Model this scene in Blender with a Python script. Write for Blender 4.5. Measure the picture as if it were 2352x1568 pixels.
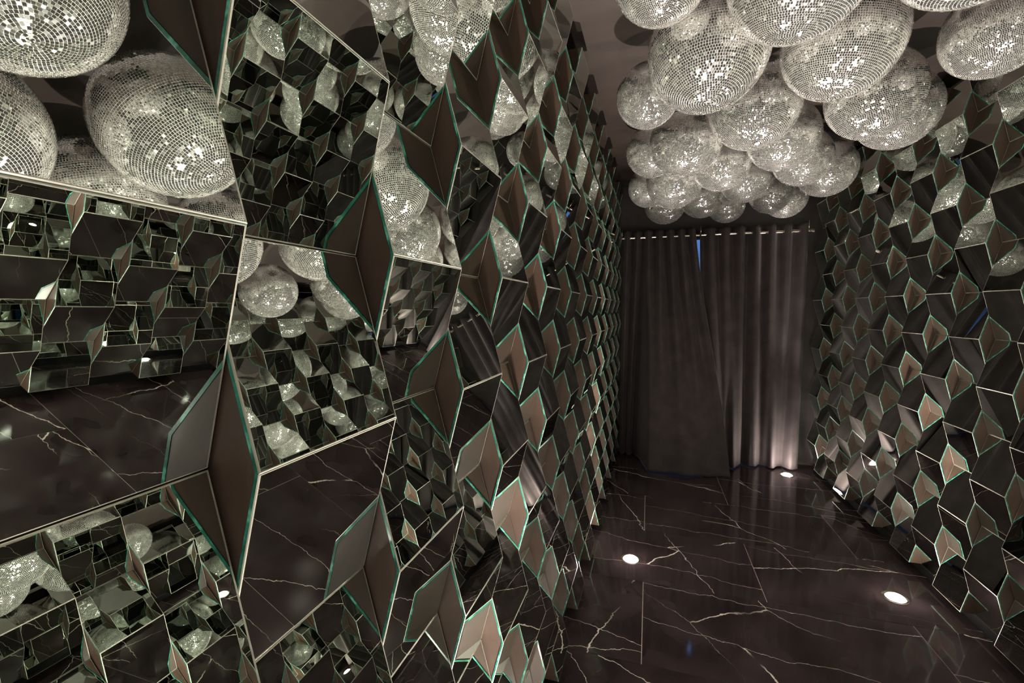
import bpy, bmesh, math, random
from mathutils import Matrix, Vector, noise

random.seed(7)
SC = bpy.context.scene
COL = SC.collection
for o in list(bpy.data.objects):
    bpy.data.objects.remove(o, do_unlink=True)

# ------------------------------------------------------------------ camera
EYE = 1.46
cam_d = bpy.data.cameras.new('camera')
cam_d.sensor_width = 36.0
cam_d.lens = 36.0 * 1047.9 / 2352.0
cam_d.clip_start = 0.02
cam = bpy.data.objects.new('camera', cam_d)
COL.objects.link(cam)
cam.matrix_world = (Matrix.Translation((0, 0, EYE)) @ Matrix.Rotation(0.29207, 4, 'Z')
                    @ Matrix.Rotation(math.pi / 2 - 0.0704, 4, 'X') @ Matrix.Rotation(-0.0017, 4, 'Z'))
SC.camera = cam

# ------------------------------------------------------------------ world, exposure
w = bpy.data.worlds.new('world')
SC.world = w
w.use_nodes = True
w.node_tree.nodes['Background'].inputs[0].default_value = (0.9, 0.8, 0.75, 1)
w.node_tree.nodes['Background'].inputs[1].default_value = 0.0
SC.view_settings.view_transform = 'Standard'
SC.view_settings.look = 'None'
SC.view_settings.gamma = 1.0
SC.view_settings.use_curve_mapping = False
SC.view_settings.exposure = 1.55
cy = SC.cycles
cy.max_bounces = 6
cy.glossy_bounces = 6
cy.diffuse_bounces = 1
cy.transmission_bounces = 2
cy.sample_clamp_indirect = 6.0
cy.sample_clamp_direct = 0.0
cy.blur_glossy = 0.6
cy.use_light_tree = False
cy.use_adaptive_sampling = True
cy.adaptive_threshold = 0.05
LAMP_GLOW = 300.0      # radiance of a floor spotlight's lens
LAMP_BEAM = 165.0       # watts of its upward beam


# ------------------------------------------------------------------ material helpers
def mat(name):
    m = bpy.data.materials.new(name)
    m.use_nodes = True
    nt = m.node_tree
    for n in list(nt.nodes):
        nt.nodes.remove(n)
    out = nt.nodes.new('ShaderNodeOutputMaterial')
    return m, nt, out


def principled(name, col, rough=0.5, metal=0.0, spec=0.5, **kw):
    m, nt, out = mat(name)
    p = nt.nodes.new('ShaderNodeBsdfPrincipled')
    p.inputs['Base Color'].default_value = (*col, 1)
    p.inputs['Roughness'].default_value = rough
    p.inputs['Metallic'].default_value = metal
    p.inputs['Specular IOR Level'].default_value = spec
    for k, v in kw.items():
        p.inputs[k].default_value = v
    nt.links.new(p.outputs[0], out.inputs[0])
    return m, nt, p


def N(nt, kind, **kw):
    n = nt.nodes.new(kind)
    for k, v in kw.items():
        setattr(n, k, v)
    return n


def ramp(nt, fac, stops):
    r = nt.nodes.new('ShaderNodeValToRGB')
    el = r.color_ramp.elements
    el[0].position, el[0].color = stops[0][0], (*stops[0][1], 1)
    el[1].position, el[1].color = stops[-1][0], (*stops[-1][1], 1)
    for p, c in stops[1:-1]:
        e = el.new(p)
        e.color = (*c, 1)
    nt.links.new(fac, r.inputs[0])
    return r


def math_node(nt, op, a, b=None, clamp=False):
    n = nt.nodes.new('ShaderNodeMath')
    n.operation = op
    n.use_clamp = clamp
    for i, v in enumerate((a, b)):
        if v is None:
            continue
        if isinstance(v, (int, float)):
            n.inputs[i].default_value = v
        else:
            nt.links.new(v, n.inputs[i])
    return n.outputs[0]


def make_materials():
    M = {}
    # silvered glass, a little green
    m, nt, out = mat('mirror_glass')
    g = nt.nodes.new('ShaderNodeBsdfGlossy')
    g.inputs['Color'].default_value = (0.80, 0.855, 0.79, 1)
    g.inputs['Roughness'].default_value = 0.0
    nt.links.new(g.outputs[0], out.inputs[0])
    M['mirror'] = m
    # arris: ground, pale edge of the glass; also the painted-in edge gleam on the face
    M['arris'], nt, p = principled('ground_arris_and_edge_gleam', (0.40, 0.38, 0.31), 0.25, 0.5, 0.8)
    # cut side of the glass, green
    M['glass_side'], nt, p = principled('green_glass_side', (0.05, 0.34, 0.235), 0.16, 0.0, 0.9)
    nz = N(nt, 'ShaderNodeTexNoise')
    nz.inputs['Scale'].default_value = 60
    tc = N(nt, 'ShaderNodeTexCoord')
    nt.links.new(tc.outputs['Object'], nz.inputs['Vector'])
    r = ramp(nt, nz.outputs['Fac'], [(0.3, (0.010, 0.072, 0.050)), (0.55, (0.022, 0.155, 0.108)), (0.75, (0.11, 0.42, 0.31))])
    nt.links.new(r.outputs[0], p.inputs['Base Color'])
    # brown brushed board under the glass
    M['board'], nt, p = principled('brown_brushed_board', (0.05, 0.035, 0.03), 0.42, 0.0, 0.22)
    tc = N(nt, 'ShaderNodeTexCoord')
    mp = N(nt, 'ShaderNodeMapping')
    mp.inputs['Scale'].default_value = (90, 30, 4)
    nt.links.new(tc.outputs['Object'], mp.inputs[0])
    nz = N(nt, 'ShaderNodeTexNoise')
    nz.inputs['Scale'].default_value = 1.0
    nz.inputs['Detail'].default_value = 5
    nt.links.new(mp.outputs[0], nz.inputs['Vector'])
    r = ramp(nt, nz.outputs['Fac'], [(0.25, (0.030, 0.0170, 0.0115)), (0.6, (0.045, 0.0270, 0.0190)), (0.85, (0.078, 0.050, 0.038))])
    nt.links.new(r.outputs[0], p.inputs['Base Color'])
    rr = ramp(nt, nz.outputs['Fac'], [(0.3, (0.5, 0.5, 0.5)), (0.8, (0.3, 0.3, 0.3))])
    nt.links.new(rr.outputs[0], p.inputs['Roughness'])
    M['black'], _, _ = principled('matt_black_board', (0.004, 0.0038, 0.0038), 0.9, 0.0, 0.05)
    # ceiling: brown sealed panel with a faint grain
    for key, c0, c1 in (('ceiling', (0.0155, 0.0100, 0.0078), (0.0205, 0.0135, 0.0106)), ('end', (0.024, 0.0175, 0.016), (0.034, 0.026, 0.024))):
        M[key], nt, p = principled('brown_painted_' + key, c0, 0.5, 0.0, 0.35)
        tc = N(nt, 'ShaderNodeTexCoord')
        mp = N(nt, 'ShaderNodeMapping')
        mp.inputs['Scale'].default_value = (2.0, 12.0, 12.0)
        nt.links.new(tc.outputs['Object'], mp.inputs[0])
        nz = N(nt, 'ShaderNodeTexNoise')
        nz.inputs['Scale'].default_value = 1.5
        nz.inputs['Detail'].default_value = 6
        nt.links.new(mp.outputs[0], nz.inputs['Vector'])
        r = ramp(nt, nz.outputs['Fac'], [(0.3, c0), (0.7, c1)])
        nt.links.new(r.outputs[0], p.inputs['Base Color'])
    # dark polished marble with pale veins
    M['marble'], nt, p = principled('dark_veined_marble', (0.03, 0.022, 0.022), 0.07, 0.0, 0.55)
    geo = N(nt, 'ShaderNodeNewGeometry')
    oi = N(nt, 'ShaderNodeObjectInfo')
    off = N(nt, 'ShaderNodeVectorMath', operation='ADD')
    com = N(nt, 'ShaderNodeCombineXYZ')
    nt.links.new(math_node(nt, 'MULTIPLY', oi.outputs['Random'], 37.0), com.inputs[0])
    nt.links.new(math_node(nt, 'MULTIPLY', oi.outputs['Random'], 91.0), com.inputs[1])
    nt.links.new(geo.outputs['Position'], off.inputs[0])
    nt.links.new(com.outputs[0], off.inputs[1])
    warp = N(nt, 'ShaderNodeTexNoise')
    warp.inputs['Scale'].default_value = 2.6
    warp.inputs['Detail'].default_value = 5
    warp.inputs['Roughness'].default_value = 0.64
    nt.links.new(off.outputs[0], warp.inputs['Vector'])
    wsub = N(nt, 'ShaderNodeVectorMath', operation='SUBTRACT')
    wsub.inputs[1].default_value = (0.5, 0.5, 0.5)
    nt.links.new(warp.outputs['Color'], wsub.inputs[0])
    wscl = N(nt, 'ShaderNodeVectorMath', operation='SCALE')
    wscl.inputs['Scale'].default_value = 0.16
    nt.links.new(wsub.outputs[0], wscl.inputs[0])
    base = N(nt, 'ShaderNodeVectorMath', operation='ADD')
    nt.links.new(off.outputs[0], base.inputs[0])
    nt.links.new(wscl.outputs[0], base.inputs[1])
    veins = None
    for k, (rot, sx, sy, wd, lo, hi) in enumerate(((0.12, 0.42, 2.9, 0.0019, 0.40, 0.52), (0.95, 0.40, 1.3, 0.0028, 0.45, 0.56))):
        mp = N(nt, 'ShaderNodeMapping')
        mp.inputs['Rotation'].default_value = (0, 0, rot)
        nt.links.new(base.outputs[0], mp.inputs[0])
        m2 = N(nt, 'ShaderNodeVectorMath', operation='MULTIPLY')
        m2.inputs[1].default_value = (sx, sy, 0.0)
        nt.links.new(mp.outputs[0], m2.inputs[0])
        add = N(nt, 'ShaderNodeVectorMath', operation='ADD')
        add.inputs[1].default_value = (3.7 * k, 1.9 * k, 0)
        nt.links.new(m2.outputs[0], add.inputs[0])
        vo = N(nt, 'ShaderNodeTexVoronoi', feature='DISTANCE_TO_EDGE')
        vo.voronoi_dimensions = '2D'
        vo.inputs['Scale'].default_value = 1.0
        nt.links.new(add.outputs[0], vo.inputs['Vector'])
        line = N(nt, 'ShaderNodeMapRange')
        line.inputs['From Min'].default_value = wd * 0.35 * max(sx, sy) * 0.55
        line.inputs['From Max'].default_value = wd * max(sx, sy) * 0.55
        line.inputs['To Min'].default_value = 1.0
        line.inputs['To Max'].default_value = 0.0
        nt.links.new(vo.outputs['Distance'], line.inputs['Value'])
        mk = N(nt, 'ShaderNodeTexNoise')
        mk.inputs['Scale'].default_value = 2.1
        mk.inputs['Detail'].default_value = 1
        nt.links.new(add.outputs[0], mk.inputs['Vector'])
        mr = N(nt, 'ShaderNodeMapRange')
        mr.inputs['From Min'].default_value = lo
        mr.inputs['From Max'].default_value = hi
        nt.links.new(mk.outputs['Fac'], mr.inputs['Value'])
        v = math_node(nt, 'MULTIPLY', line.outputs[0], mr.outputs[0])
        veins = v if veins is None else math_node(nt, 'MAXIMUM', veins, v)
    cl = N(nt, 'ShaderNodeTexNoise')
    cl.inputs['Scale'].default_value = 4.0
    cl.inputs['Detail'].default_value = 2
    nt.links.new(off.outputs[0], cl.inputs['Vector'])
    cr = ramp(nt, cl.outputs['Fac'], [(0.3, (0.022, 0.0138, 0.0145)), (0.75, (0.050, 0.034, 0.0355))])
    mix = N(nt, 'ShaderNodeMix', data_type='RGBA')
    nt.links.new(veins, mix.inputs[0])
    nt.links.new(cr.outputs[0], mix.inputs[6])
    mix.inputs[7].default_value = (0.72, 0.62, 0.56, 1)
    nt.links.new(mix.outputs[2], p.inputs['Base Color'])
    M['grout'], _, _ = principled('beige_grout', (0.62, 0.52, 0.46), 0.8)
    # velvet
    M['velvet'], nt, p = principled('charcoal_velvet', (0.05, 0.041, 0.04), 0.85, 0.0, 0.2)
    p.inputs['Sheen Weight'].default_value = 0.08
    p.inputs['Sheen Roughness'].default_value = 0.4
    p.inputs['Sheen Tint'].default_value = (0.75, 0.65, 0.65, 1)
    tc = N(nt, 'ShaderNodeTexCoord')
    nz = N(nt, 'ShaderNodeTexNoise')
    nz.inputs['Scale'].default_value = 9
    nz.inputs['Detail'].default_value = 8
    nt.links.new(tc.outputs['Object'], nz.inputs['Vector'])
    r = ramp(nt, nz.outputs['Fac'], [(0.3, (0.019, 0.0135, 0.0135)), (0.75, (0.034, 0.0255, 0.0255))])
    nt.links.new(r.outputs[0], p.inputs['Base Color'])
    M['chrome'], _, _ = principled('brushed_nickel', (0.75, 0.66, 0.56), 0.2, 1.0)
    # mirror ball
    m, nt, out = mat('mirror_ball_facet')
    at = N(nt, 'ShaderNodeAttribute')
    at.attribute_name = 'tone'
    gl = N(nt, 'ShaderNodeBsdfGlossy')
    df = N(nt, 'ShaderNodeBsdfDiffuse')
    mx = N(nt, 'ShaderNodeMixShader')
    mx.inputs[0].default_value = 0.022
    r = ramp(nt, at.outputs['Fac'], [(0.0, (0.84, 0.82, 0.78)), (1.0, (0.97, 0.96, 0.94))])
    nt.links.new(r.outputs[0], gl.inputs['Color'])
    df.inputs['Color'].default_value = (0.95, 0.92, 0.88, 1)
    rr = ramp(nt, at.outputs['Fac'], [(0.0, (0.015, 0.015, 0.015)), (0.6, (0.05, 0.05, 0.05)), (1.0, (0.20, 0.20, 0.20))])
    nt.links.new(rr.outputs[0], gl.inputs['Roughness'])
    nt.links.new(gl.outputs[0], mx.inputs[1])
    nt.links.new(df.outputs[0], mx.inputs[2])
    nt.links.new(mx.outputs[0], out.inputs[0])
    M['facet'] = m
    M['core'], _, _ = principled('pale_ball_core', (0.80, 0.77, 0.73), 0.45, 0.0)
    # lamp lens
    m, nt, out = mat('lit_lens')
    e = nt.nodes.new('ShaderNodeEmission')
    e.inputs[0].default_value = (1.0, 0.92, 0.84, 1)
    e.inputs[1].default_value = LAMP_GLOW
    nt.links.new(e.outputs[0], out.inputs[0])
    M['lens'] = m
    M['pale_wall'], _, _ = principled('pale_plaster', (0.7, 0.72, 0.75), 0.8)
    return M


M = make_materials()


# ------------------------------------------------------------------ object helpers
def link_mesh(name, me, mats, parent=None, kind=None, label=None, cat=None, group=None):
    for mm in (mats if isinstance(mats, (list, tuple)) else [mats]):
        if mm is not None:
            me.materials.append(mm)
    o = bpy.data.objects.new(name, me)
    COL.objects.link(o)
    o.parent = parent
    tag(o, label, cat, group, kind)
    return o


def tag(o, label=None, cat=None, group=None, kind=None):
    if label:
        o['label'] = label
    if cat:
        o['category'] = cat
    if group:
        o['group'] = group
    if kind:
        o['kind'] = kind
    return o


def empty(name, loc=(0, 0, 0), label=None, cat=None, group=None):
    o = bpy.data.objects.new(name, None)
    o.empty_display_size = 0.05
    o.location = loc
    COL.objects.link(o)
    return tag(o, label, cat, group)


def bm_to_mesh(bm, name, smooth=False):
    me = bpy.data.meshes.new(name)
    bmesh.ops.recalc_face_normals(bm, faces=bm.faces)
    bm.to_mesh(me)
    bm.free()
    if smooth:
        for p in me.polygons:
            p.use_smooth = True
    return me


def box(bm, x0, x1, y0, y1, z0, z1, mi=0):
    v = [bm.verts.new(c) for c in ((x0, y0, z0), (x1, y0, z0), (x1, y1, z0), (x0, y1, z0), (x0, y0, z1), (x1, y0, z1), (x1, y1, z1), (x0, y1, z1))]
    for f in ((3, 2, 1, 0), (4, 5, 6, 7), (0, 1, 5, 4), (1, 2, 6, 5), (2, 3, 7, 6), (3, 0, 4, 7)):
        fc = bm.faces.new([v[i] for i in f])
        fc.material_index = mi


def box_obj(name, x0, x1, y0, y1, z0, z1, m, **kw):
    bm = bmesh.new()
    box(bm, x0, x1, y0, y1, z0, z1)
    return link_mesh(name, bm_to_mesh(bm, name), m, **kw)


def tube(bm, a, b, r, seg=14, caps=True, mi=0):
    a, b = Vector(a), Vector(b)
    d = (b - a).normalized()
    u = d.orthogonal().normalized()
    v = d.cross(u)
    ra, rb = [], []
    for i in range(seg):
        t = 2 * math.pi * i / seg
        o = (u * math.cos(t) + v * math.sin(t)) * r
        ra.append(bm.verts.new(a + o))
        rb.append(bm.verts.new(b + o))
    for i in range(seg):
        j = (i + 1) % seg
        bm.faces.new((ra[i], ra[j], rb[j], rb[i])).material_index = mi
    if caps:
        bm.faces.new(ra[::-1]).material_index = mi
        bm.faces.new(rb).material_index = mi


def torus(bm, centre, axis, R, r, seg=20, sub=8):
    axis = Vector(axis).normalized()
    u = axis.orthogonal().normalized()
    v = axis.cross(u)
    c = Vector(centre)
    rings = []
    for i in range(seg):
        t = 2 * math.pi * i / seg
        d = u * math.cos(t) + v * math.sin(t)
        rings.append([bm.verts.new(c + d * (R + r * math.cos(2 * math.pi * k / sub)) + axis * (r * math.sin(2 * math.pi * k / sub))) for k in range(sub)])
    for i in range(seg):
        for k in range(sub):
            bm.faces.new((rings[i][k], rings[(i + 1) % seg][k], rings[(i + 1) % seg][(k + 1) % sub], rings[i][(k + 1) % sub]))


# ------------------------------------------------------------------ room shell
CEIL = 2.68
Y0, Y1 = -2.0, 4.80            # ends of the passage
UNIT = 0.2116                  # half the height of one mirrored ridge
TW = 1.03528 * UNIT            # width of a mirror column
RELIEF = 0.26561 * UNIT        # how far ridges stand proud of valleys
GLASS = 0.0045
NLO, NHI = -7, 5

# floor: grout bed and large marble tiles laid half-bond
floor = box_obj('floor', -0.47, 1.57, Y0 - 0.1, 6.1, -0.06, -0.0025, M['grout'], kind='structure')
PY, PX = 0.594, 1.199
gap = 0.0016
row0 = -7
for r in range(row0, 5):
    ya, yb = 1.862 + r * PY, 1.862 + (r + 1) * PY
    xs = -0.005 if r % 2 == 0 else 0.59 - PX
    k = -1
    while True:
        xa, xb = xs + k * PX, xs + (k + 1) * PX
        k += 1
        if xb < -0.45:
            continue
        if xa > 1.55:
            break
        xa, xb = max(xa, -0.46), min(xb, 1.56)
        bm = bmesh.new()
        box(bm, xa + gap, xb - gap, ya + gap, min(yb, 4.85) - gap, -0.012, 0.0)
        link_mesh('floor_tile', bm_to_mesh(bm, 'floor_tile'), M['marble'], parent=floor)

ceiling = box_obj('ceiling', -0.47, 1.57, Y0 - 0.1, Y1 + 0.1, CEIL, CEIL + 0.08, M['ceiling'], kind='structure')

# end wall with a doorway behind the curtains
bm = bmesh.new()
box(bm, -0.47, -0.12, Y1, Y1 + 0.1, 0, CEIL)
box(bm, 1.12, 1.57, Y1, Y1 + 0.1, 0, CEIL)
box(bm, -0.12, 1.12, Y1, Y1 + 0.1, 2.14, CEIL)
wall_end = link_mesh('wall_end', bm_to_mesh(bm, 'wall_end'), M['end'], kind='structure')
# lobby beyond the doorway, lit blue
bm = bmesh.new()
box(bm, -0.47, 1.57, 6.0, 6.1, 0, CEIL)
box(bm, -0.47, -0.40, Y1 + 0.1, 6.0, 0, CEIL)
box(bm, 1.50, 1.57, Y1 + 0.1, 6.0, 0, CEIL)
box(bm, -0.47, 1.57, Y1 + 0.1, 6.1, CEIL, CEIL + 0.08)
link_mesh('wall_lobby', bm_to_mesh(bm, 'wall_lobby'), M['pale_wall'], kind='structure')
ld = bpy.data.lights.new('lobby_light', 'AREA')
ld.color = (0.18, 0.42, 1.0)
ld.energy = 1.6
ld.size = 0.5
lo = bpy.data.objects.new('lobby_light', ld)
lo.location = (0.55, 5.5, 2.55)
COL.objects.link(lo)

# unseen curtain behind the viewpoint: same dark cloth, for the mirrors to reflect
bm = bmesh.new()
nx, nz = 120, 2
g = [[bm.verts.new((-0.45 + 2.0 * i / nx, Y0 + 0.06 + 0.045 * math.sin(i * 0.62 + 0.5 * math.sin(i * 0.21)) , CEIL * j / nz)) for j in range(nz + 1)] for i in range(nx + 1)]
for i in range(nx):
    for j in range(nz):
        bm.faces.new((g[i][j], g[i + 1][j], g[i + 1][j + 1], g[i][j + 1]))
link_mesh('curtain_back', bm_to_mesh(bm, 'curtain_back', True), M['velvet'], kind='structure')


# ------------------------------------------------------------------ mirrored zigzag walls
def mirror_tile_mesh():
    """A square of mirror glass lying in local xy (x along the wall, y up the slope), silvered face at z=0 looking to +z."""
    L = math.hypot(UNIT, RELIEF)
    a, b, c = TW / 2 - 0.0006, L / 2 - 0.0004, 0.0008
    bw, bh = 0.0017, 0.0008          # pale margin painting in the bright glass edge that refraction would show
    bm = bmesh.new()
    ring = lambda x, y, z: [bm.verts.new(p) for p in ((-x, -y, z), (x, -y, z), (x, y, z), (-x, y, z))]
    inn, top, sh, bot = ring(a - c - bw, b - c - bh, 0), ring(a - c, b - c, 0), ring(a, b, -c), ring(a, b, -GLASS)
    bm.faces.new(inn).material_index = 0
    for i in range(4):
        j = (i + 1) % 4
        bm.faces.new((top[i], top[j], inn[j], inn[i])).material_index = 1
        bm.faces.new((sh[i], sh[j], top[j], top[i])).material_index = 1
        bm.faces.new((bot[i], bot[j], sh[j], sh[i])).material_index = 2
    bm.faces.new(bot[::-1]).material_index = 2
    me = bm_to_mesh(bm, 'mirror_tile')
    for m in ('mirror', 'arris', 'glass_side'):
        me.materials.append(M[m])
    return me


TILE_ME = mirror_tile_mesh()


def ridge(parity_odd, n):
    """relief at level n of a column"""
    return RELIEF if (n % 2 == 1) == parity_odd else 0.0


def mirror_wall(name, origin, along, inward, z0, cols, direct, parity):
    """origin: point on the valley plane at s=0; along: unit far direction; inward: unit normal into the passage.
    cols: (first,last) column index; parity(c): True when column c stands proud at odd levels."""
    up = Vector((0, 0, 1))
    s0, s1 = cols[0] * TW, (cols[1] + 1) * TW
    # backing wall and black plinth / head strips are one shell
    bm = bmesh.new()

    def slab(d0, d1, za, zb):
        corners = []
        for zz in (za, zb):
            for (s, d) in ((s0, d0), (s1, d0), (s1, d1), (s0, d1)):
                corners.append(bm.verts.new(origin + along * s + inward * d + up * zz))
        for f in ((3, 2, 1, 0), (4, 5, 6, 7), (0, 1, 5, 4), (1, 2, 6, 5), (2, 3, 7, 6), (3, 0, 4, 7)):
            bm.faces.new([corners[i] for i in f])
    zb, zt = z0 + NLO * UNIT, z0 + NHI * UNIT
    slab(-0.09, -0.032, 0.0, CEIL)
    slab(-0.032, -0.008, 0.0, zb - 0.002)
    slab(-0.032, -0.008, zt + 0.002, CEIL)
    wall = link_mesh(name, bm_to_mesh(bm, name), M['black'], kind='structure')
    rest_bm = bmesh.new()
    L = math.hypot(UNIT, RELIEF)
    rnd = random.Random(11)
    board_me = {}
    for c in range(cols[0], cols[1] + 1):
        odd = parity(c)
        # brown zigzag board that carries the column's glass
        if odd not in board_me:
            bm = bmesh.new()
            off = GLASS * L / UNIT + 0.0004
            hw = TW / 2 - 0.0012
            prof = [(n * UNIT, ridge(odd, n) - off) for n in range(NLO, NHI + 1)]
            sides = []
            for x in (-hw, hw):
                fr = [bm.verts.new((x, d, z)) for z, d in prof]
                bk = [bm.verts.new((x, -0.030, z)) for z, d in prof]
                sides.append((fr, bk))
                for i in range(len(prof) - 1):
                    bm.faces.new((fr[i], fr[i + 1], bk[i + 1], bk[i]))
            (fa, ba), (fb, bb) = sides
            for i in range(len(prof) - 1):
                bm.faces.new((fa[i], fb[i], fb[i + 1], fa[i + 1]))
                bm.faces.new((ba[i], ba[i + 1], bb[i + 1], bb[i]))
            bm.faces.new((fa[0], ba[0], bb[0], fb[0]))
            bm.faces.new((fa[-1], fb[-1], bb[-1], ba[-1]))
            me = bm_to_mesh(bm, 'backing_board')
            me.materials.append(M['board'])
            board_me[odd] = me
        basis = Matrix((along, inward, up)).transposed().to_4x4()
        mid = origin + along * ((c + 0.5) * TW) + up * z0
        o = bpy.data.objects.new('backing_board', board_me[odd])
        COL.objects.link(o)
        o.matrix_world = Matrix.Translation(mid) @ basis
        o.parent = wall
        for n in range(NLO, NHI):
            ra, rb = ridge(odd, n), ridge(odd, n + 1)
            ctr = mid + up * ((n + 0.5) * UNIT) + inward * ((ra + rb) / 2)
            slope = (up * UNIT + inward * (rb - ra)).normalized()
            nrm = along.cross(slope)
            if nrm.dot(inward) < 0:
                nrm = -nrm
            xx = slope.cross(nrm)
            R = Matrix((xx, slope, nrm)).transposed().to_4x4()
            J = Matrix.Rotation(math.radians(rnd.uniform(-.22, .22)), 4, 'X') @ Matrix.Rotation(math.radians(rnd.uniform(-.22, .22)), 4, 'Y')
            mw = Matrix.Translation(ctr) @ R @ J
            if direct[0] <= c <= direct[1]:
                t = bpy.data.objects.new('mirror_tile', TILE_ME)
                COL.objects.link(t)
                t.matrix_world = mw
                t.parent = wall
            else:
                nv = len(rest_bm.verts)
                rest_bm.from_mesh(TILE_ME)
                rest_bm.verts.ensure_lookup_table()
                bmesh.ops.transform(rest_bm, matrix=mw, verts=rest_bm.verts[nv:])
    if rest_bm.verts:
        me = bpy.data.meshes.new('mirror_tiles_behind')
        rest_bm.to_mesh(me)
        o = link_mesh('mirror_tiles', me, [M['mirror'], M['arris'], M['glass_side']], parent=wall, kind='stuff')
    rest_bm.free()
    return wall


DA = 0.01095
al = Vector((math.sin(DA), math.cos(DA), 0))
nl = Vector((math.cos(DA), -math.sin(DA), 0))
mirror_wall('wall_left', nl * -0.37725 + al * 0.2998, al, nl, EYE + 0.07013, (-10, 20), (-4, 20), lambda c: c % 2 == 0)
ar = Vector((0, 1, 0))
nr = Vector((-1, 0, 0))
mirror_wall('wall_right', Vector((1.46258, 2.757, 0)), ar, nr, EYE + 0.07472, (-21, 8), (-7, 8), lambda c: c % 2 == 1)


# ------------------------------------------------------------------ floor spotlights
def floor_spot(x, y, label, group='recessed floor spotlights', beam=66):
    root = empty('floor_spotlight', (x, y, 0), label, 'spotlight', group)
    bm = bmesh.new()
    # stepped trim ring, sits just proud of the marble
    prof = [(0.056, 0.0002), (0.056, 0.0022), (0.052, 0.0034), (0.044, 0.0034), (0.0415, 0.0012)]
    seg = 32
    rings = [[bm.verts.new((r * math.cos(2 * math.pi * i / seg), r * math.sin(2 * math.pi * i / seg), z)) for i in range(seg)] for r, z in prof]
    for a, b in zip(rings, rings[1:]):
        for i in range(seg):
            bm.faces.new((a[i], a[(i + 1) % seg], b[(i + 1) % seg], b[i]))
    link_mesh('trim_ring', bm_to_mesh(bm, 'trim_ring', True), M['chrome'], parent=root)
    bm = bmesh.new()
    seg = 12
    vs = [bm.verts.new((0.041 * math.cos(2 * math.pi * i / seg), 0.041 * math.sin(2 * math.pi * i / seg), 0.0012)) for i in range(seg)]
    v2 = [bm.verts.new((0.028 * math.cos(2 * math.pi * i / seg), 0.028 * math.sin(2 * math.pi * i / seg), 0.010)) for i in range(0, seg)]
    for i in range(seg):
        bm.faces.new((vs[i], vs[(i + 1) % seg], v2[(i + 1) % seg], v2[i]))
    bm.faces.new(v2)
    me = bpy.data.meshes.new('lens')
    bm.to_mesh(me)
    bm.free()
    lens = link_mesh('lens', me, M['lens'], parent=root)
    lens['label'] = 'glowing warm white lens'
    d = bpy.data.lights.new('beam', 'SPOT')
    d.energy = LAMP_BEAM
    d.color = (1.0, 0.925, 0.85)
    d.spot_size = math.radians(beam)
    d.spot_blend = 0.6
    d.shadow_soft_size = 0.02
    b = bpy.data.objects.new('beam', d)
    b.location = (0, 0, 0.035)
    b.rotation_euler = (math.pi, 0, 0)
    b.parent = root
    COL.objects.link(b)
    return root


floor_spot(-0.078, 2.668, 'glowing round spotlight in the marble floor beside the left mirrored wall')
floor_spot(1.222, 2.680, 'glowing round spotlight in the marble floor close to the right mirrored wall')
floor_spot(1.186, 4.458, 'glowing floor spotlight at the foot of the right curtain', beam=24)
for x, y in ((-0.085, 0.88), (1.20, 0.88), (-0.085, -0.9), (1.20, -0.9)):
    floor_spot(x, y, 'floor spotlight near the viewpoint, seen only as a glow in the mirrors')


# ------------------------------------------------------------------ mirror balls
def ball_meshes(rows, seed):
    rnd = random.Random(seed)
    bm = bmesh.new()
    lay = bm.faces.layers.float.new('tone')
    dphi = math.pi / rows
    g = 0.86
    for i in range(rows):
        ph = -math.pi / 2 + (i + 0.5) * dphi
        cnt = max(5, int(round(2 * math.pi * math.cos(ph) / dphi)))
        dth = 2 * math.pi / cnt
        th0 = rnd.random() * dth
        w = math.cos(ph) * dth * g / 2
        hgt = dphi * g / 2
        for k in range(cnt):
            th = th0 + k * dth
            n = Vector((math.cos(ph) * math.cos(th), math.cos(ph) * math.sin(th), math.sin(ph)))
            e = Vector((-math.sin(th), math.cos(th), 0))
            u = n.cross(e)
            sd = 3.6 if rnd.random() < 0.3 else 0.9
            q = Matrix.Rotation(math.radians(rnd.gauss(0, sd)), 3, e) @ Matrix.Rotation(math.radians(rnd.gauss(0, sd)), 3, u)
            e2, u2 = q @ e, q @ u
            f = bm.faces.new([bm.verts.new(n + e2 * a * w + u2 * b * hgt) for a, b in ((-1, -1), (1, -1), (1, 1), (-1, 1))])
            f[lay] = rnd.random()
    me = bpy.data.meshes.new('mirror_facets')
    bm.to_mesh(me)
    bm.free()
    me.materials.append(M['facet'])
    return me


FACETS = [ball_meshes(84, 1), ball_meshes(90, 2), ball_meshes(78, 3)]
bm = bmesh.new()
bmesh.ops.create_uvsphere(bm, u_segments=64, v_segments=40, radius=0.990)
CORE = bm_to_mesh(bm, 'ball_core', True)
CORE.materials.append(M['core'])
bm = bmesh.new()
tube(bm, (0, 0, 0.97), (0, 0, 1.05), 0.13, 20)
tube(bm, (0, 0, 1.05), (0, 0, 1.10), 0.05, 12)
CAP = bm_to_mesh(bm, 'hanging_cap')
CAP.materials.append(M['chrome'])

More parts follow.
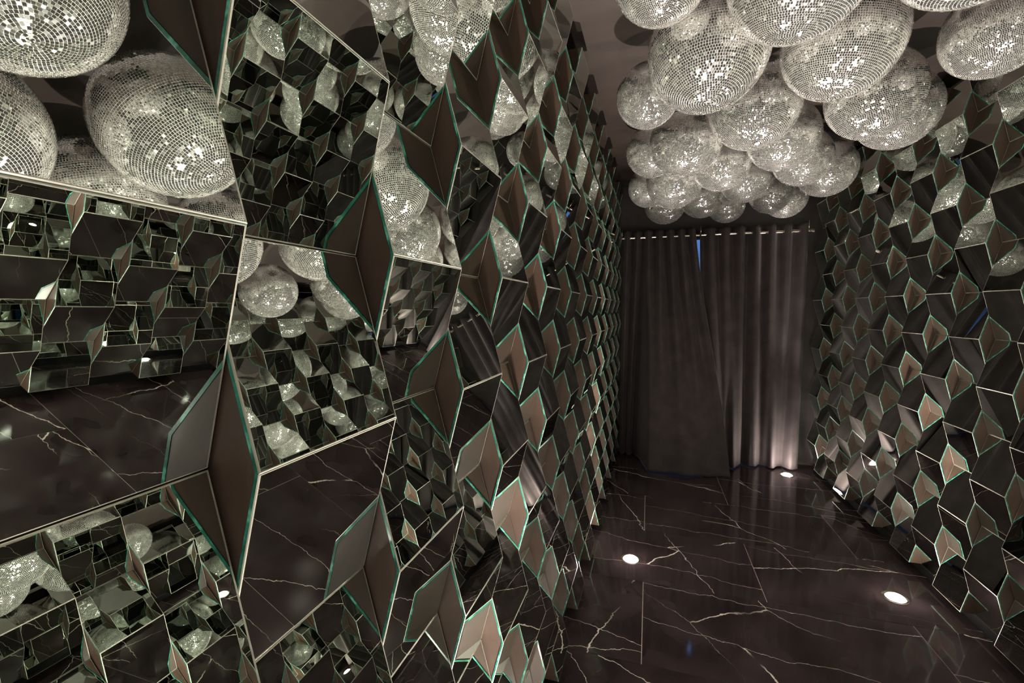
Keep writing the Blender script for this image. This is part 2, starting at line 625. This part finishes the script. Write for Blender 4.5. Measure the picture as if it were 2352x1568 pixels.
BALLS = [
    (0.019, 1.493, 1.000, .145, 'mirror ball cut by the top edge of the picture, leftmost at the top'),
    (0.371, 1.455, 0.915, .184, 'mirror ball at the top edge of the picture, overlapping the two big front balls'),
    (0.179, 1.795, 0.904, .203, 'biggest whole mirror ball, front left of the cluster'),
    (0.639, 1.964, 0.950, .193, 'big mirror ball to the right of the biggest front ball, below the top edge'),
    (1.116, 2.034, 0.950, .152, 'mirror ball at the right edge of the picture with a bright star of light'),
    (0.751, 1.447, 0.950, .193, 'mirror ball cut off in the top right corner'),
    (-0.024, 2.199, 0.950, .138, 'small mirror ball nearest the left wall, beside the biggest front ball'),
    (0.451, 2.432, 0.950, .200, 'mirror ball directly under the gap between the two big front balls'),
    (0.911, 2.403, 0.922, .183, 'mirror ball under and right of the second big front ball'),
    (1.119, 2.702, 0.950, .178, 'mirror ball hanging lowest beside the right mirrored wall'),
    (0.180, 2.826, 0.950, .197, 'mirror ball left of centre carrying a bright star of light'),
    (0.000, 3.139, 1.012, .165, 'mirror ball at the left outline of the cluster, half behind the starry one'),
    (-0.026, 3.838, 0.957, .155, 'small mirror ball at the far left outline of the cluster'),
    (0.688, 2.912, 0.950, .185, 'mirror ball in the middle of the cluster, right of the starry one'),
    (0.423, 3.270, 0.944, .183, 'mirror ball just below and right of the starry ball'),
    (0.903, 3.348, 0.950, .173, 'mirror ball behind the middle ball, towards the right wall'),
    (1.130, 3.650, 0.950, .187, 'mirror ball at the right outline of the cluster above the curtain corner'),
    (0.153, 3.537, 0.913, .194, 'mirror ball just below the starry ball on the left side'),
    (0.647, 3.745, 0.950, .175, 'mirror ball in the third row from the curtain, centre'),
    (0.390, 4.058, 0.911, .173, 'mirror ball of the back row, second from the left'),
    (0.900, 4.130, 0.916, .157, 'mirror ball of the back row, second from the right'),
    (0.608, 4.300, 0.880, .150, 'smallest mirror ball of the back row, in the middle over the curtain gap'),
    (0.113, 4.284, 0.920, .177, 'leftmost mirror ball of the back row, above the left curtain'),
    (1.082, 4.437, 0.943, .173, 'rightmost mirror ball of the back row, above the right curtain'),
]
UNSEEN = 'mirror ball overhead outside the picture, seen only as reflections in the left mirrored wall'
BALLS += [(.33, .98, .95, .19, 'mirror ball overhead, reflected largest in the mirror tile at the upper left'),
          (.12, .55, .96, .18, 'mirror ball overhead, reflected in the very top left corner of the picture'),
          (.52, .58, .93, .185, 'mirror ball overhead, its reflection cut by the left edge of the picture'),
          (.72, .98, .98, .18, 'mirror ball overhead, its reflection peeping between the large ones at the upper left')]
for x, y, z, r in ((1.08, 1.12, .95, .185), (.93, .62, .95, .185), (1.12, 1.6, .95, .16), (.2, .12, .95, .19), (.62, .15, .92, .185), (1.02, .18, .95, .19)):
    BALLS.append((x, y, z, r, UNSEEN))
rb = random.Random(5)
for i, (x, y, z, r, lab) in enumerate(BALLS):
    root = empty('mirror_ball', (x, y, EYE + z), lab, 'mirror ball', 'mirror balls hanging from the ceiling')
    rot = Matrix.Rotation(rb.uniform(-.22, .22), 4, 'X') @ Matrix.Rotation(rb.uniform(-.22, .22), 4, 'Y') @ Matrix.Rotation(rb.uniform(0, 6.28), 4, 'Z')
    rot = Matrix.Scale(r, 4) @ rot
    for nm, me in (('core', CORE), ('mirror_facets', FACETS[i % 3]), ('hanging_cap', CAP)):
        p = bpy.data.objects.new(nm, me)
        p.parent = root
        p.matrix_local = rot if nm != 'hanging_cap' else Matrix.Scale(r, 4)
        COL.objects.link(p)
        if nm == 'mirror_facets':
            p['kind'] = 'stuff'
    bm = bmesh.new()
    tube(bm, (0, 0, r * 1.08), (0, 0, CEIL - EYE - z + 0.001), 0.003, 8)
    link_mesh('wire', bm_to_mesh(bm, 'wire'), M['chrome'], parent=root)


# ------------------------------------------------------------------ curtain rod and curtains
ROD_Y, ROD_Z = 4.70, EYE + 0.696
rod = empty('curtain_rod', (0.5, ROD_Y, ROD_Z), 'brushed metal rod carrying the dark curtains across the doorway', 'curtain rod')


def rod_part(name, fn, smooth=True):
    bm = bmesh.new()
    fn(bm)
    me = bm_to_mesh(bm, name, smooth)
    me.transform(Matrix.Translation((-0.5, -ROD_Y, -ROD_Z)))
    return link_mesh(name, me, M['chrome'], parent=rod)


rod_part('pole', lambda bm: tube(bm, (-0.30, ROD_Y, ROD_Z), (1.37, ROD_Y, ROD_Z), 0.014, 20), False)
for bx in (-0.27, 0.452, 1.345):
    def brk(bm, bx=bx):
        tube(bm, (bx, ROD_Y, ROD_Z + 0.012), (bx, ROD_Y, ROD_Z + 0.085), 0.005, 10)
        tube(bm, (bx, ROD_Y - 0.004, ROD_Z + 0.083), (bx, Y1 + 0.002, ROD_Z + 0.083), 0.006, 10)
        torus(bm, (bx, ROD_Y, ROD_Z), (1, 0, 0), 0.017, 0.004, 20, 6)
    rod_part('bracket', brk, True)
rod_part('finial', lambda bm: (tube(bm, (1.37, ROD_Y, ROD_Z), (1.385, ROD_Y, ROD_Z), 0.019, 20)), False)


def sstep(a, b, x):
    t = min(1.0, max(0.0, (x - a) / (b - a)))
    return t * t * (3 - 2 * t)


def curtain(name, label, waves, top_x, shape, seed):
    """shape(u, t, wave) -> x, y offset for the cloth; u across, t 0 at the header, 1 at the hem"""
    root = empty(name, ((top_x[0] + top_x[1]) / 2, ROD_Y, 0), label, 'curtain', 'curtains across the doorway')
    inv = Matrix.Translation(-root.location)
    NU, NT = waves * 22, 90
    ztop = ROD_Z + 0.062
    bm = bmesh.new()
    grid = []
    for j in range(NT + 1):
        t = j / NT
        rowv = []
        for i in range(NU + 1):
            u = i / NU
            x, y, zb = shape(u, t)
            z = ztop + (zb - ztop) * t
            nz = noise.noise(Vector((x * 5 + seed, z * 2.2, seed))) * 0.012 * sstep(.1, .6, t)
            rowv.append(bm.verts.new((x, y + nz, z)))
        grid.append(rowv)
    for j in range(NT):
        for i in range(NU):
            bm.faces.new((grid[j][i], grid[j][i + 1], grid[j + 1][i + 1], grid[j + 1][i]))
    me = bm_to_mesh(bm, 'cloth', True)
    me.transform(inv)
    cl = link_mesh('cloth', me, M['velvet'], parent=root)
    sm = cl.modifiers.new('thick', 'SOLIDIFY')
    sm.thickness = 0.003
    # eyelets where the cloth crosses the rod
    for k in range(waves * 2):
        u = (k + 0.0) / (waves * 2) + 0.5 / (waves * 2) * 0 + 1e-3
        if k == 0:
            continue
        x, y, zb = shape(u, 0.03)
        bm = bmesh.new()
        torus(bm, (x, ROD_Y, ROD_Z), (1, 0.0, 0), 0.021, 0.0045, 20, 8)
        me = bm_to_mesh(bm, 'eyelet', True)
        me.transform(inv)
        link_mesh('eyelet', me, M['chrome'], parent=cl)
    return root


def lerp(a, b, t):
    return a + (b - a) * t


def shape_left(u, t):
    W = 7
    ph = 2 * math.pi * W * u
    xt = lerp(-0.295, 0.400, u)
    yt = ROD_Y - 0.012 + 0.045 * math.sin(ph)
    # hem: a tight bunch at the left, then one broad panel kicked forward
    if u < 0.34:
        a = u / 0.34
        xb = lerp(-0.295, -0.13, a)
        yb = ROD_Y - 0.02 + 0.05 * math.sin(ph)
    else:
        a = (u - 0.34) / 0.66
        k = sstep(0.0, 0.16, a)
        xb = lerp(-0.13, 0.70, a ** 0.9)
        yb = lerp(ROD_Y - 0.02, 4.17 + 0.10 * sstep(.55, 1, a), k) + 0.012 * math.sin(ph * 0.8)
    s = sstep(0.0, 1.0, t) * 0.35 + t * 0.65
    x = lerp(xt, xb, s)
    y = lerp(yt, yb, s)
    zb = 0.008 + 0.008 * math.sin(u * 9 + 2.6)
    return x, y, zb


def shape_right(u, t):
    W = 7
    ph = 2 * math.pi * W * u + 0.0
    xt = lerp(0.440, 1.335, u)
    yt = ROD_Y - 0.012 + 0.045 * math.sin(ph)
    xb = lerp(0.50, 1.315, u)
    fwd = 4.37 + 0.25 * sstep(0.0, .55, u)
    yb = fwd + 0.040 * math.sin(ph * 0.72 + 0.4) + 0.008 * math.sin(ph * 1.7)
    s = t
    x = lerp(xt, xb, sstep(0, 1, t * 1.0) * .3 + .7 * t)
    y = lerp(yt, yb, s)
    return x, y, 0.012


curtain('curtain', 'dark velvet eyelet curtain on the left, its broad panel kicked forward over the marble', 7, (-0.295, 0.405), shape_left, 3.1)
curtain('curtain', 'dark velvet eyelet curtain on the right, lit from below by the floor spotlight', 7, (0.475, 1.335), shape_right, 8.4)
